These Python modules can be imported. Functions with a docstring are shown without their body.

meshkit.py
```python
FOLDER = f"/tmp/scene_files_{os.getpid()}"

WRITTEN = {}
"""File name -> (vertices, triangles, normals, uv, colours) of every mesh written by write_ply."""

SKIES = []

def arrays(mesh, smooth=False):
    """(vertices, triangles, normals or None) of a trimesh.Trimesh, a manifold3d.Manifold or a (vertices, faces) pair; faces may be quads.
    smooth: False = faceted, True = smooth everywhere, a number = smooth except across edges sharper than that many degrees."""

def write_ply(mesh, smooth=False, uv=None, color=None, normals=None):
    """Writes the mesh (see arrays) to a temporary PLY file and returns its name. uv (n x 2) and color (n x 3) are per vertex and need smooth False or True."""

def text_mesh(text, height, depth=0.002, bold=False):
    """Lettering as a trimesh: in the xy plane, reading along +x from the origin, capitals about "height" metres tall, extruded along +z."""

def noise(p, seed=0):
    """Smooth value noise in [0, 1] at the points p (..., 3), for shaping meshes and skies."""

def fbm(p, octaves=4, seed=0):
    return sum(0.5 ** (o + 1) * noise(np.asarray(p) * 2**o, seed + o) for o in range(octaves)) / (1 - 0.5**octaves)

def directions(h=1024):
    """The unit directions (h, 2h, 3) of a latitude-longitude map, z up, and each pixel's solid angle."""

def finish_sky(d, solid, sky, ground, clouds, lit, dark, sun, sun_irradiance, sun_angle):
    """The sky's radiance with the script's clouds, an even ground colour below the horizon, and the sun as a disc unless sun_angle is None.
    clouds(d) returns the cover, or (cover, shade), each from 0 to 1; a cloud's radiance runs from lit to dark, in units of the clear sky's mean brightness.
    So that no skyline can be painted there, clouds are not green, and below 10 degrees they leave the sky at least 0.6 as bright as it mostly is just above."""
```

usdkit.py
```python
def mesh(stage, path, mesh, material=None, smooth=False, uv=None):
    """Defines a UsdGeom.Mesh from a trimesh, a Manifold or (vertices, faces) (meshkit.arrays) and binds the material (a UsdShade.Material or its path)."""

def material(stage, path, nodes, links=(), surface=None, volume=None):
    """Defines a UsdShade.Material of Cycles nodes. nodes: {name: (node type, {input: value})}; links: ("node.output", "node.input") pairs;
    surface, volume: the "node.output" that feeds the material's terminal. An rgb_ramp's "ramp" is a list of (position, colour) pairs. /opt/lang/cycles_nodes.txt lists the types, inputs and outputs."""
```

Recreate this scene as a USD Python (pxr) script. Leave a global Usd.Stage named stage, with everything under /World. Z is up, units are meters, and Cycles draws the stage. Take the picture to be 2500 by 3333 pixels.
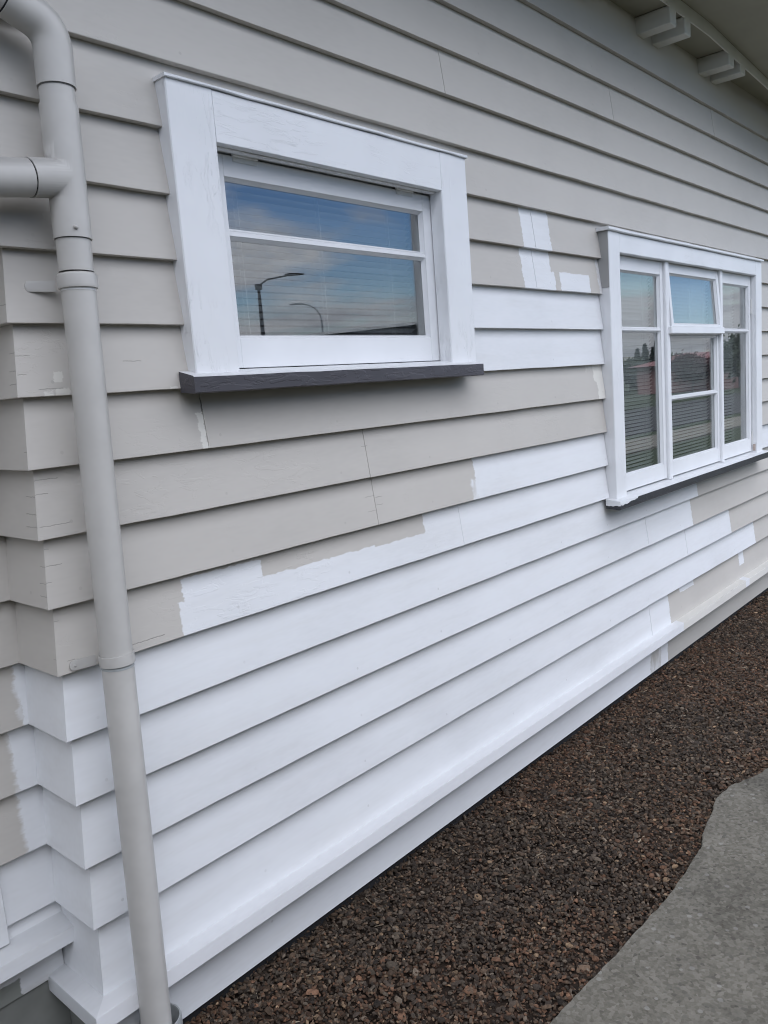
import math, random
import numpy as np, trimesh, manifold3d, usdkit
from meshkit import noise, fbm, text_mesh
from pxr import Usd, UsdGeom, UsdLux, UsdShade, Gf, Sdf, Vt

stage = Usd.Stage.CreateInMemory()
UsdGeom.SetStageUpAxis(stage, 'Z'); UsdGeom.SetStageMetersPerUnit(stage, 1.0)
UsdGeom.Xform.Define(stage, '/World'); UsdGeom.Scope.Define(stage, '/World/Looks')
rng = np.random.default_rng(7)

# ------------------------------------------------------------------ camera
cam = UsdGeom.Camera.Define(stage, '/World/camera')
RIGHT, DOWN, FWD = (0.66187956, -0.74580025, -0.07548136), (-0.16144666, -0.0434962, -0.98592244), (0.73201805, 0.66474812, -0.14919621)
EYE = (-0.82078575, -1.83006878, 1.68021)
m = Gf.Matrix4d(*RIGHT, 0, *[-v for v in DOWN], 0, *[-v for v in FWD], 0, *EYE, 1)
UsdGeom.Xformable(cam).AddTransformOp().Set(m)
cam.CreateHorizontalApertureAttr(36.0); cam.CreateVerticalApertureAttr(48.0)
cam.CreateFocalLengthAttr(36.0 * 2615.5 / 2500)
cam.CreateClippingRangeAttr((0.05, 5000.0))
EXPOSURE = -0.06
cam.CreateExposureAttr(EXPOSURE)

# ------------------------------------------------------------------ sky and sun (behind the house, so the wall is in open shade)
SUN_EL, SUN_AZ = math.radians(48), math.radians(58)          # azimuth = atan2(x, y)
SKY_STRENGTH = 0.072
CLOUD = (8.9, 9.25, 10.2)
sky_mat = usdkit.material(stage, '/World/Looks/sky', {
    "sky": ("sky_texture", {"sky_type": "single_scattering", "sun_disc": False, "sun_elevation": SUN_EL, "sun_rotation": SUN_AZ, "air_density": 1.0, "aerosol_density": 0.35}),
    "tc": ("texture_coordinate", {}),
    "sep": ("separate_xyz", {}),
    "zz": ("math", {"math_type": "maximum", "value2": 0.0}),
    "za": ("math", {"math_type": "add", "value2": 0.10}),
    "px": ("math", {"math_type": "divide"}), "py": ("math", {"math_type": "divide"}),
    "pv": ("combine_xyz", {"z": 3.7}), "rot": ("mapping", {"rotation": (0, 0, 0.16)}),
    "n1": ("noise_texture", {"scale": 0.62, "detail": 7.0, "roughness": 0.55, "distortion": 0.35}),
    "n2": ("noise_texture", {"scale": 1.5, "detail": 5.0, "roughness": 0.6}),
    "cover": ("rgb_ramp", {"ramp": [(0.0, (0, 0, 0)), (0.47, (0, 0, 0)), (0.60, (1, 1, 1)), (1.0, (1, 1, 1))]}),
    "shade": ("rgb_ramp", {"ramp": [(0.0, (CLOUD[0], CLOUD[1], CLOUD[2])), (0.42, CLOUD), (0.62, (6.0, 6.3, 7.3)), (1, (5.5, 5.8, 6.8))]}),
    "lowz": ("map_range", {"from_min": 0.03, "from_max": 0.135, "to_min": 0.16, "to_max": 0.0, "clamp": True}),
    "nb": ("math", {"math_type": "add"}),
    "highz": ("map_range", {"from_min": 0.26, "from_max": 0.60, "to_min": 0.0, "to_max": 0.24, "clamp": True}),
    "nc": ("math", {"math_type": "add"}),
    "sat": ("hsv", {"saturation": 1.35, "hue": 0.514, "value": 2.2, "fac": 1.0}),
    "lum": ("map_range", {"from_min": 0.0, "from_max": 1.0, "to_min": 0.95, "to_max": 4.2}),
    "cl": ("mix_color", {"blend_type": "multiply", "fac": 1.0, "use_clamp_result": False}),
    "mix": ("mix_color", {}),
    "bg": ("background_shader", {"strength": SKY_STRENGTH})},
    [("tc.generated", "sep.vector"), ("sep.z", "zz.value1"), ("zz.value", "za.value1"), ("sep.x", "px.value1"), ("za.value", "px.value2"),
     ("sep.y", "py.value1"), ("za.value", "py.value2"), ("px.value", "pv.x"), ("py.value", "pv.y"), ("pv.vector", "rot.vector"), ("rot.vector", "n1.vector"), ("rot.vector", "n2.vector"),
     ("sep.z", "lowz.value"), ("n1.fac", "nb.value1"), ("lowz.result", "nb.value2"), ("nb.value", "nc.value1"), ("sep.z", "highz.value"), ("highz.result", "nc.value2"), ("nc.value", "cover.fac"), ("sep.z", "lum.value"), ("shade.color", "cl.a"), ("lum.result", "cl.b"), ("n2.fac", "shade.fac"), ("cover.color", "mix.fac"), ("sky.color", "sat.color"), ("sat.color", "mix.a"), ("cl.result", "mix.b"), ("mix.result", "bg.color")],
    surface="bg.background")
dome = UsdLux.DomeLight.Define(stage, '/World/sky')
UsdShade.MaterialBindingAPI.Apply(dome.GetPrim()).Bind(sky_mat)
dome.GetPrim().SetCustomDataByKey('kind', 'structure')
sun = UsdLux.DistantLight.Define(stage, '/World/sun')
sun.CreateIntensityAttr(0.2); sun.CreateAngleAttr(10.0); sun.CreateColorAttr(Gf.Vec3f(1.0, 0.95, 0.87)); sun.CreateNormalizeAttr(True)
d = np.array([math.sin(SUN_AZ) * math.cos(SUN_EL), math.cos(SUN_AZ) * math.cos(SUN_EL), math.sin(SUN_EL)])
zb = d; xb = np.cross([0, 0, 1], zb); xb /= np.linalg.norm(xb); yb = np.cross(zb, xb)
UsdGeom.Xformable(sun).AddTransformOp().Set(Gf.Matrix4d(*xb, 0, *yb, 0, *zb, 0, 0, 0, 50, 1))

# ------------------------------------------------------------------ helpers
used = {}
def numbered(parent, name):
    n = used.get((parent, name), 0); used[(parent, name)] = n + 1
    return f'{parent}/{name}' + (f'_{n:03d}' if n else '')
def data(prim, **kw):
    for k, v in kw.items():
        if v: prim.SetCustomDataByKey(k, v)
def thing(name, label=None, category=None, loc=(0, 0, 0), group=None, kind=None, parent='/World'):
    p = numbered(parent, name); x = UsdGeom.Xform.Define(stage, p)
    if tuple(loc) != (0, 0, 0): x.AddTranslateOp().Set(Gf.Vec3d(*map(float, loc)))
    data(x.GetPrim(), label=label, category=category, group=group, kind=kind)
    return p
def obj(name, mesh, mat, parent='/World', label=None, category=None, group=None, kind=None, smooth=30, uv=None):
    p = numbered(parent, name)
    g = usdkit.mesh(stage, p, mesh, mat, smooth=smooth, uv=uv)
    data(g.GetPrim(), label=label, category=category, group=group, kind=kind)
    return p
def box(x0, x1, y0, y1, z0, z1):
    b = trimesh.creation.box([x1 - x0, y1 - y0, z1 - z0]); b.apply_translation([(x0 + x1) / 2, (y0 + y1) / 2, (z0 + z1) / 2]); return b
def cbox(x0, x1, y0, y1, z0, z1, c=0.002):
    """box with chamfered edges"""
    pts = []
    for sx in (0, 1):
        for sy in (0, 1):
            for sz in (0, 1):
                x, y, z = (x0, x1)[sx], (y0, y1)[sy], (z0, z1)[sz]
                dx, dy, dz = c * (1 - 2 * sx), c * (1 - 2 * sy), c * (1 - 2 * sz)
                pts += [(x, y + dy, z + dz), (x + dx, y, z + dz), (x + dx, y + dy, z)]
    return trimesh.convex.convex_hull(np.array(pts))
def cat(*ms): return trimesh.util.concatenate(list(ms))
def hull(pts): return trimesh.convex.convex_hull(np.array(pts, float))
def cyl(p0, p1, r, n=32, r1=None):
    p0, p1 = np.array(p0, float), np.array(p1, float); L = np.linalg.norm(p1 - p0)
    ang = np.arange(n) * 2 * np.pi / n; r1 = r if r1 is None else r1
    t = (p1 - p0) / L; a = np.cross(t, [0, 0, 1.0] if abs(t[2]) < .9 else [1.0, 0, 0]); a /= np.linalg.norm(a); b = np.cross(t, a)
    ring = np.cos(ang)[:, None] * a + np.sin(ang)[:, None] * b
    v = np.vstack([p0 + r * ring, p1 + r1 * ring, p0, p1]); f = []
    for i in range(n):
        j = (i + 1) % n
        f += [(i, j, n + j), (i, n + j, n + i), (2 * n, j, i), (2 * n + 1, n + i, n + j)]
    return trimesh.Trimesh(v, f, process=False)
def tube(path, r, n=20, caps=True):
    path = np.array(path, float); r = np.broadcast_to(r, (len(path),))
    t = np.gradient(path, axis=0); t /= np.linalg.norm(t, axis=1)[:, None]
    ref = np.array([0.0, 1.0, 0.0]) if abs(t[0][1]) < .9 else np.array([1.0, 0, 0]); v = []; ang = np.arange(n) * 2 * np.pi / n
    for p, tt, rr in zip(path, t, r):
        a = ref - tt * (ref @ tt); a /= np.linalg.norm(a); b = np.cross(tt, a); ref = a
        v.append(p + rr * (np.cos(ang)[:, None] * a + np.sin(ang)[:, None] * b))
    v = np.vstack(v); f = []
    for k in range(len(path) - 1):
        for i in range(n):
            j = (i + 1) % n; f += [(k * n + i, k * n + j, (k + 1) * n + j), (k * n + i, (k + 1) * n + j, (k + 1) * n + i)]
    if caps:
        c0, c1 = len(v), len(v) + 1; v = np.vstack([v, path[0], path[-1]]); e = (len(path) - 1) * n
        for i in range(n):
            j = (i + 1) % n; f += [(c0, j, i), (c1, e + i, e + j)]
    return trimesh.Trimesh(v, f, process=False)
def lathe(c, prof, n=40):
    """profile of (r, z) turned about the vertical axis through c"""
    ang = np.arange(n) * 2 * np.pi / n; v = []; f = []
    for r, z in prof: v.append(np.stack([c[0] + r * np.cos(ang), c[1] + r * np.sin(ang), np.full(n, c[2] + z)], 1))
    for k in range(len(prof) - 1):
        for i in range(n):
            j = (i + 1) % n; f += [(k * n + i, k * n + j, (k + 1) * n + j), (k * n + i, (k + 1) * n + j, (k + 1) * n + i)]
    return trimesh.Trimesh(np.vstack(v), f, process=False)
def man(t):
    return manifold3d.Manifold(manifold3d.Mesh(np.asarray(t.vertices, np.float32), np.asarray(t.faces, np.uint32)))
def tri(mf):
    q = mf.to_mesh(); return trimesh.Trimesh(q.vert_properties[:, :3], q.tri_verts, process=False)

# ------------------------------------------------------------------ materials
class Net:
    """collects nodes and links of one material"""
    def __init__(s): s.n, s.l, s.c = {}, [], 0
    def add(s, kind, inputs=None, name=None, **links):
        s.c += 1; name = name or f'{kind}_{s.c}'; s.n[name] = (kind, inputs or {})
        for k, v in links.items(): s.l.append((v, f'{name}.{k}'))
        return name
    def math(s, op, a, b=None, clamp=False):
        inp = {"math_type": op}; links = {}
        if clamp: inp["use_clamp"] = True
        for key, v in (("value1", a), ("value2", b)):
            if isinstance(v, str): links[key] = v
            elif v is not None: inp[key] = float(v)
        return s.add("math", inp, **links) + '.value'
    def noise(s, scale, vec, detail=3.0, rough=0.55, dist=0.0):
        return s.add("noise_texture", {"scale": scale, "detail": detail, "roughness": rough, "distortion": dist}, vector=vec) + '.fac'
    def stretch(s, vec, sx, sy, sz, loc=(0, 0, 0)):
        return s.add("mapping", {"scale": (sx, sy, sz), "location": loc}, vector=vec) + '.vector'
    def ramp(s, fac, stops): return s.add("rgb_ramp", {"ramp": [(p, (c, c, c) if np.ndim(c) == 0 else c) for p, c in stops]}, fac=fac) + '.color'
    def mix(s, fac, a, b, blend="mix"):
        inp = {"blend_type": blend}; links = {}
        for key, v in (("fac", fac), ("a", a), ("b", b)):
            if isinstance(v, str): links[key] = v
            else: inp[key] = v if np.ndim(v) else float(v)
        return s.add("mix_color", inp, **links) + '.result'
    def build(s, path, surface): return usdkit.material(stage, '/World/Looks/' + path, s.n, s.l, surface=surface)

OLD, WHITE, TRIM = (0.535, 0.507, 0.464), (0.76, 0.77, 0.78), (0.78, 0.79, 0.80)
def paint(name, base, other=None, patches=(), cracks=(), streaky=(), axis='x', rough=0.5, wear=0.35, seed=0, spec=0.35, thin=0.16, nails=True):
    """House paint with brush grain. patches: (a0, a1, z0, z1) along the wall and up it where the other colour has been brushed on, with ragged edges.
    cracks: the same, as thin dark splits in the old paint. wear: how much flaking relief shows."""
    N = Net(); g = N.add("geometry"); P = f'{g}.position'
    sep = N.add("separate_xyz", vector=P); A, Z = f'{sep}.{axis}', f'{sep}.z'
    off = N.add("mapping", {"location": (seed * 3.1, seed * 1.7, seed * 0.9)}, vector=P) + '.vector'
    big = N.noise(1.7, off, 3.0)
    along = N.stretch(off, *((0.25, 1, 1) if axis == 'x' else (1, 0.25, 1)))
    fine = N.noise(90.0, along, 4.0, 0.6)
    var = N.ramp(N.math("add", N.math("multiply", big, 0.7), N.math("multiply", fine, 0.3)), [(0.3, 0.93), (0.5, 1.0), (0.7, 1.04)])
    col = base; mask = None
    def region(rects, jit, soft, nscale):
        nx, nz = N.noise(nscale, N.stretch(off, *((0.5, 1, 2.2) if axis == 'x' else (1, .5, 2.2))), 4.0, 0.7), N.noise(nscale * 1.3, N.add("mapping", {"location": (5, 7, 9)}, vector=off) + '.vector', 3.0, 0.65)
        a = N.math("add", A, N.math("multiply", N.math("subtract", nx, 0.5), jit)); z = N.math("add", Z, N.math("multiply", N.math("subtract", nz, 0.5), jit * 0.6))
        out = None
        for a0, a1, z0, z1 in rects:
            dd = N.math("minimum", N.math("minimum", N.math("subtract", a, a0), N.math("subtract", a1, a)), N.math("minimum", N.math("subtract", z, z0), N.math("subtract", z1, z)))
            out = dd if out is None else N.math("maximum", out, dd)
        return N.math("divide", out, soft, clamp=True)
    edge = None
    if patches:
        mask = region(patches, 0.035, 0.0025, 22.0); col = N.mix(mask, base, other); edge = mask
    if thin:
        br0 = N.noise(9.0, N.stretch(off, *((0.22, 1, 2.2) if axis == 'x' else (1, .22, 2.2))), 5.0, 0.65)
        gh = N.math("multiply", N.ramp(br0, [(0.46, 0.0), (0.70, 1.0)]), thin)
        gh = N.math("multiply", gh, mask) if (mask and base is not WHITE) else gh
        col = N.mix(gh, col, tuple(a * b for a, b in zip(OLD, (1.06, 1.08, 1.10))))
    if streaky:
        sm = region(streaky, 0.05, 0.012, 16.0)
        br = N.ramp(N.noise(35.0, N.stretch(off, 1, 1, 0.3), 3.0), [(0.38, 0.35), (0.6, 0.95)])
        col = N.mix(N.math("multiply", sm, br), col, other)
    col = N.mix(1.0, col, var, "multiply")
    # relief: brush marks, flakes of older coats
    flake_n = N.noise(26.0, N.stretch(off, *((0.45, 1, 1.3) if axis == 'x' else (1, .45, 1.3))), 5.0, 0.62, 0.6)
    gate = N.ramp(N.noise(3.3, off, 2.0), [(0.5, 0.0), (0.66, 1.0)])
    flake = N.math("multiply", N.ramp(flake_n, [(0.52, 0.0), (0.55, 1.0)]), gate)
    h = N.math("add", N.math("multiply", fine, 0.10), N.math("multiply", flake, wear))
    if edge: h = N.math("add", h, N.math("multiply", edge, 0.12))
    if cracks:
        cm = region(cracks, 0.010, 0.0009, 45.0)
        col = N.mix(N.math("multiply", cm, 0.5), col, (0.05, 0.047, 0.042)); h = N.math("subtract", h, N.math("multiply", cm, 1.2))
    if nails:
        fr = lambda v, per, ph: N.math("multiply", N.math("subtract", N.math("fraction", N.math("add", N.math("divide", v, per), ph)), 0.5), per)
        dx, dz_ = fr(A, 0.46, 0.31), fr(N.math("subtract", Z, 2.583), 0.165, 0.5)
        dd = N.math("sqrt", N.math("add", N.math("multiply", dx, dx), N.math("multiply", dz_, dz_)))
        nm = N.math("multiply", N.math("less_than", dd, 0.0042), N.ramp(N.noise(2.6, off, 2.0), [(0.44, 0.0), (0.56, 1.0)]))
        col = N.mix(N.math("multiply", nm, 0.22), col, (0.25, 0.235, 0.21)); h = N.math("subtract", h, N.math("multiply", nm, 0.9))
    bump = N.add("bump", {"strength": 0.55, "distance": 0.0012}, height=h) + '.normal'
    b = N.add("principled_bsdf", {"roughness": rough, "specular_ior_level": spec}, base_color=col, normal=bump)
    return N.build(name, b + '.BSDF')
def plain(name, base, rough=0.55, var=0.12, scale=6.0, bump=0.3, bscale=60.0, dist=0.002, spec=0.4, metallic=0.0):
    N = Net(); g = N.add("geometry"); P = f'{g}.position'
    n = N.ramp(N.noise(scale, P, 4.0, 0.6), [(0.3, 1 - var), (0.7, 1 + var * .6)])
    col = N.mix(1.0, base, n, "multiply")
    bm = N.add("bump", {"strength": bump, "distance": dist}, height=N.noise(bscale, P, 3.0)) + '.normal'
    b = N.add("principled_bsdf", {"roughness": rough, "specular_ior_level": spec, "metallic": metallic}, base_color=col, normal=bm)
    return N.build(name, b + '.BSDF')

M_old = paint('old_grey_paint', OLD, seed=1, thin=0)
M_white = paint('white_undercoat', WHITE, rough=0.48, wear=0.0, seed=2)
M_primed = paint('white_undercoat_over_flakes', WHITE, rough=0.48, wear=0.9, seed=3)
def trim_paint(name, base, vertical, wear, seed):
    N = Net(); g = N.add("geometry"); P = f'{g}.position'; off = N.add("mapping", {"location": (seed, seed * .7, seed * .3)}, vector=P) + '.vector'
    st = N.stretch(off, *((1, 1, .16) if vertical else (.16, 1, 1)))
    crack = N.noise(60.0, st, 4.0, 0.65, 0.8)
    gate = N.ramp(N.noise(4.5, off, 2.0), [(0.46, 0.0), (0.62, 1.0)])
    flake = N.math("multiply", N.ramp(crack, [(0.55, 0.0), (0.575, 1.0)]), gate)
    fine = N.noise(120.0, st, 3.0)
    h = N.math("add", N.math("multiply", fine, 0.12), N.math("multiply", flake, wear))
    var = N.ramp(N.noise(3.0, off, 3.0), [(0.3, 0.95), (0.7, 1.03)])
    col = N.mix(1.0, base, var, "multiply")
    bump = N.add("bump", {"strength": 0.6, "distance": 0.0014}, height=h) + '.normal'
    return N.build(name, N.add("principled_bsdf", {"roughness": 0.42, "specular_ior_level": 0.4}, base_color=col, normal=bump) + '.BSDF')
M_trim_v = trim_paint('white_gloss_upright', TRIM, True, 1.25, 1.0)
M_trim_h = trim_paint('white_gloss_level', TRIM, False, 0.5, 2.0)
M_sash = trim_paint('white_gloss_sash', TRIM, False, 0.25, 3.0)
M_trim_grey = trim_paint('casing_edge_grey', (0.36, 0.362, 0.355), True, 0.5, 4.0)
M_lip = plain('plain_old_grey', (0.44, 0.43, 0.39))
M_pipe = plain('pipe_grey_paint', (0.52, 0.505, 0.475), rough=0.38, var=0.10, bump=0.06, bscale=40.0, spec=0.45)
M_pvc = plain('bare_white_pvc', (0.74, 0.74, 0.73), rough=0.35, var=0.04, bump=0.05)
M_socket = plain('grey_pvc_socket', (0.40, 0.42, 0.42), rough=0.3, var=0.08, bump=0.05)
M_ring = plain('pipe_joint', (0.19, 0.185, 0.175), rough=0.6)
M_gap = plain('dark_gap', (0.02, 0.02, 0.022), rough=0.8)
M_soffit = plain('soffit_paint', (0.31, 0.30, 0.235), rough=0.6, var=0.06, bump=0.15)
M_bracket = plain('bracket_paint', (0.66, 0.65, 0.61), rough=0.55, var=0.05, bump=0.15)
M_slat = plain('blind_slat', (0.78, 0.79, 0.80), rough=0.4, var=0.02, bump=0.0)
M_slat_grey = plain('blind_slat_grey', (0.62, 0.63, 0.65), rough=0.35, var=0.02, bump=0.0)
M_cord = plain('blind_cord', (0.6, 0.6, 0.6), rough=0.7, var=0.02)
M_reveal = plain('inner_reveal', (0.33, 0.34, 0.36), rough=0.5, var=0.05)
M_room = plain('room_plaster', (0.36, 0.35, 0.34), rough=0.8, var=0.04)
M_board = plain('basement_board', (0.23, 0.235, 0.215), rough=0.7, var=0.25, scale=5.0)
M_hinge = trim_paint('painted_hinge', (0.68, 0.68, 0.66), False, 0.8, 6.0)
M_rooftop = plain('roof_iron', (0.16, 0.15, 0.15), rough=0.5)
M_rawwood = plain('bare_wood', (0.46, 0.38, 0.33), rough=0.7, var=0.2, scale=20)

def sill_mat(name, white_rects=(), dark_paint=(0.060, 0.058, 0.066)):
    """dark paint on the front and ends, white on the top, as it was cut in with a brush"""
    N = Net(); g = N.add("geometry"); P = f'{g}.position'
    nz = N.add("separate_xyz", vector=f'{g}.true_normal') + '.z'
    top = N.math("greater_than", nz, 0.5); fac = top
    if white_rects:
        sep = N.add("separate_xyz", vector=P); n = N.math("subtract", N.noise(40.0, P, 3.0), 0.5)
        a = N.math("add", f'{sep}.x', N.math("multiply", n, 0.03)); z = N.math("add", f'{sep}.z', N.math("multiply", n, 0.02))
        for a0, a1, z0, z1, sl in white_rects:
            zz = N.math("add", z, N.math("multiply", N.math("subtract", a, a0), sl))
            dd = N.math("minimum", N.math("minimum", N.math("subtract", a, a0), N.math("subtract", a1, a)), N.math("minimum", N.math("subtract", zz, z0), N.math("subtract", z1, zz)))
            fac = N.math("maximum", fac, N.math("divide", dd, 0.001, clamp=True))
    var = N.ramp(N.noise(14.0, N.stretch(P, .3, 1, 1), 4.0), [(0.3, 0.85), (0.7, 1.15)])
    dark = N.mix(1.0, dark_paint, var, "multiply")
    col = N.mix(fac, dark, TRIM)
    h = N.ramp(N.noise(30.0, N.stretch(P, .3, 1, 1), 5.0, .6, .8), [(0.5, 0.0), (0.56, 1.0)])
    bump = N.add("bump", {"strength": 0.6, "distance": 0.0015}, height=h) + '.normal'
    return N.build(name, N.add("principled_bsdf", {"roughness": 0.42, "specular_ior_level": 0.4}, base_color=col, normal=bump) + '.BSDF')

def glass(name, wav, base):
    """window pane: Fresnel reflection over clear see-through"""
    N = Net()
    lw = N.add("layer_weight", {"blend": 0.5})
    p5 = N.math("power", f'{lw}.facing', 5.0)
    fac = N.math("add", N.math("multiply", p5, 0.82), base, clamp=True)
    if wav:
        g = N.add("geometry"); nn = N.noise(7.0, f'{g}.position', 2.0)
        bump = N.add("bump", {"strength": wav, "distance": 0.001}, height=nn) + '.normal'
        gl = N.add("glossy_bsdf", {"roughness": 0.0, "color": (1, 1, 1)}, normal=bump)
    else: gl = N.add("glossy_bsdf", {"roughness": 0.0, "color": (1, 1, 1)})
    tr = N.add("transparent_bsdf", {"color": (0.93, 0.95, 0.94)})
    mx = N.add("mix_closure", fac=fac, closure1=tr + '.BSDF', closure2=gl + '.BSDF')
    return N.build(name, mx + '.closure')
M_glass = glass('window_glass', 0.0, .17)
M_glass2 = glass('old_window_glass', 0.05, .15)

# ------------------------------------------------------------------ the house: weatherboard walls
S, Z0 = 0.165, 2.55
DZ = {-13: -3.3, -12: -3.2, -11: -.4, -10: .4, -9: .6, -8: -.1, -7: .6, -6: 0, -5: .4, -4: 1.6, -3: 2.8, -2: 3.6, -1: 3.0, 0: 4.8, 1: 5.8, 2: -2.1, 3: -6.5, 4: -11.3, 5: -11}
def zk(k): return Z0 + S * k + DZ.get(k, -3.3 if k < 0 else -11) / 1000

house = thing('house', 'weatherboard bungalow being repainted, grey above and white undercoat below', 'house')
front = thing('front_wall', parent=house); ret = thing('return_wall', parent=house); wing = thing('wing_wall', parent=house)

def board_mesh(k, a0, a1, side='front', mitre=False, zbot=None, ztop=None, step=0.05, seed=0, ragged=0.0):
    """one bevel-back weatherboard. a runs along the wall; o is the depth behind the lip plane."""
    zb = zk(k) if zbot is None else zbot; zt = (zk(k + 1) if ztop is None else ztop)
    prof = [(0.0205, zb), (0.0025, zb), (0.0007, zb + .0008), (0.0, zb + .0030), (0.0105, (zb + zt) / 2), (0.0213, zt - 0.001), (0.0228, zt + 0.012), (0.027, zt + 0.012)]
    n = max(2, int((a1 - a0) / step)); aa = np.linspace(a0, a1, n + 1); v = []
    for j, a in enumerate(aa):
        pn = noise(np.array([[a * 5, k * 3.3 + seed, 0.5], [a * 3, k * 2.1 + seed, 8.5], [a * 23, k * 1.3 + seed, 4.5]]))
        for i, (o, z) in enumerate(prof):
            dzv = ((pn[0] - .5) * .0032 + (pn[2] - .5) * (.0012 + ragged)) if i < 4 else 0.0
            do = (pn[1] - .5) * .0020 if 2 <= i <= 4 else 0.0
            al = a + (o if (mitre and j == 0) else 0.0)
            v.append((al, o + do, z + dzv))
    v = np.array(v); m_ = len(prof); f = []
    for j in range(n):
        for i in range(m_):
            i2 = (i + 1) % m_; f += [(j * m_ + i, (j + 1) * m_ + i, (j + 1) * m_ + i2), (j * m_ + i, (j + 1) * m_ + i2, j * m_ + i2)]
    for j, flip in ((0, True), (n, False)):
        for i in range(1, m_ - 1):
            t = (j * m_, j * m_ + i, j * m_ + i + 1); f.append(t if not flip else t[::-1])
    me = trimesh.Trimesh(v, f, process=False)
    if side == 'front': pass
    elif side == 'return':            # the wall faces -x: along = +y, depth = +x
        vv = me.vertices.copy(); me = trimesh.Trimesh(np.stack([vv[:, 1], vv[:, 0], vv[:, 2]], 1), me.faces[:, ::-1], process=False)
    elif side == 'wing':
        vv = me.vertices.copy(); vv[:, 1] += WING_Y; me = trimesh.Trimesh(vv, me.faces, process=False)
    me.fix_normals()
    return me
WING_Y = 0.205
X_END = 8.6
W1 = dict(x0=0.467, x1=1.752, z0=1.712, z1=2.503)
W2 = dict(x0=2.8695, x1=5.152, z0=1.018, z1=2.362)

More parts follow.
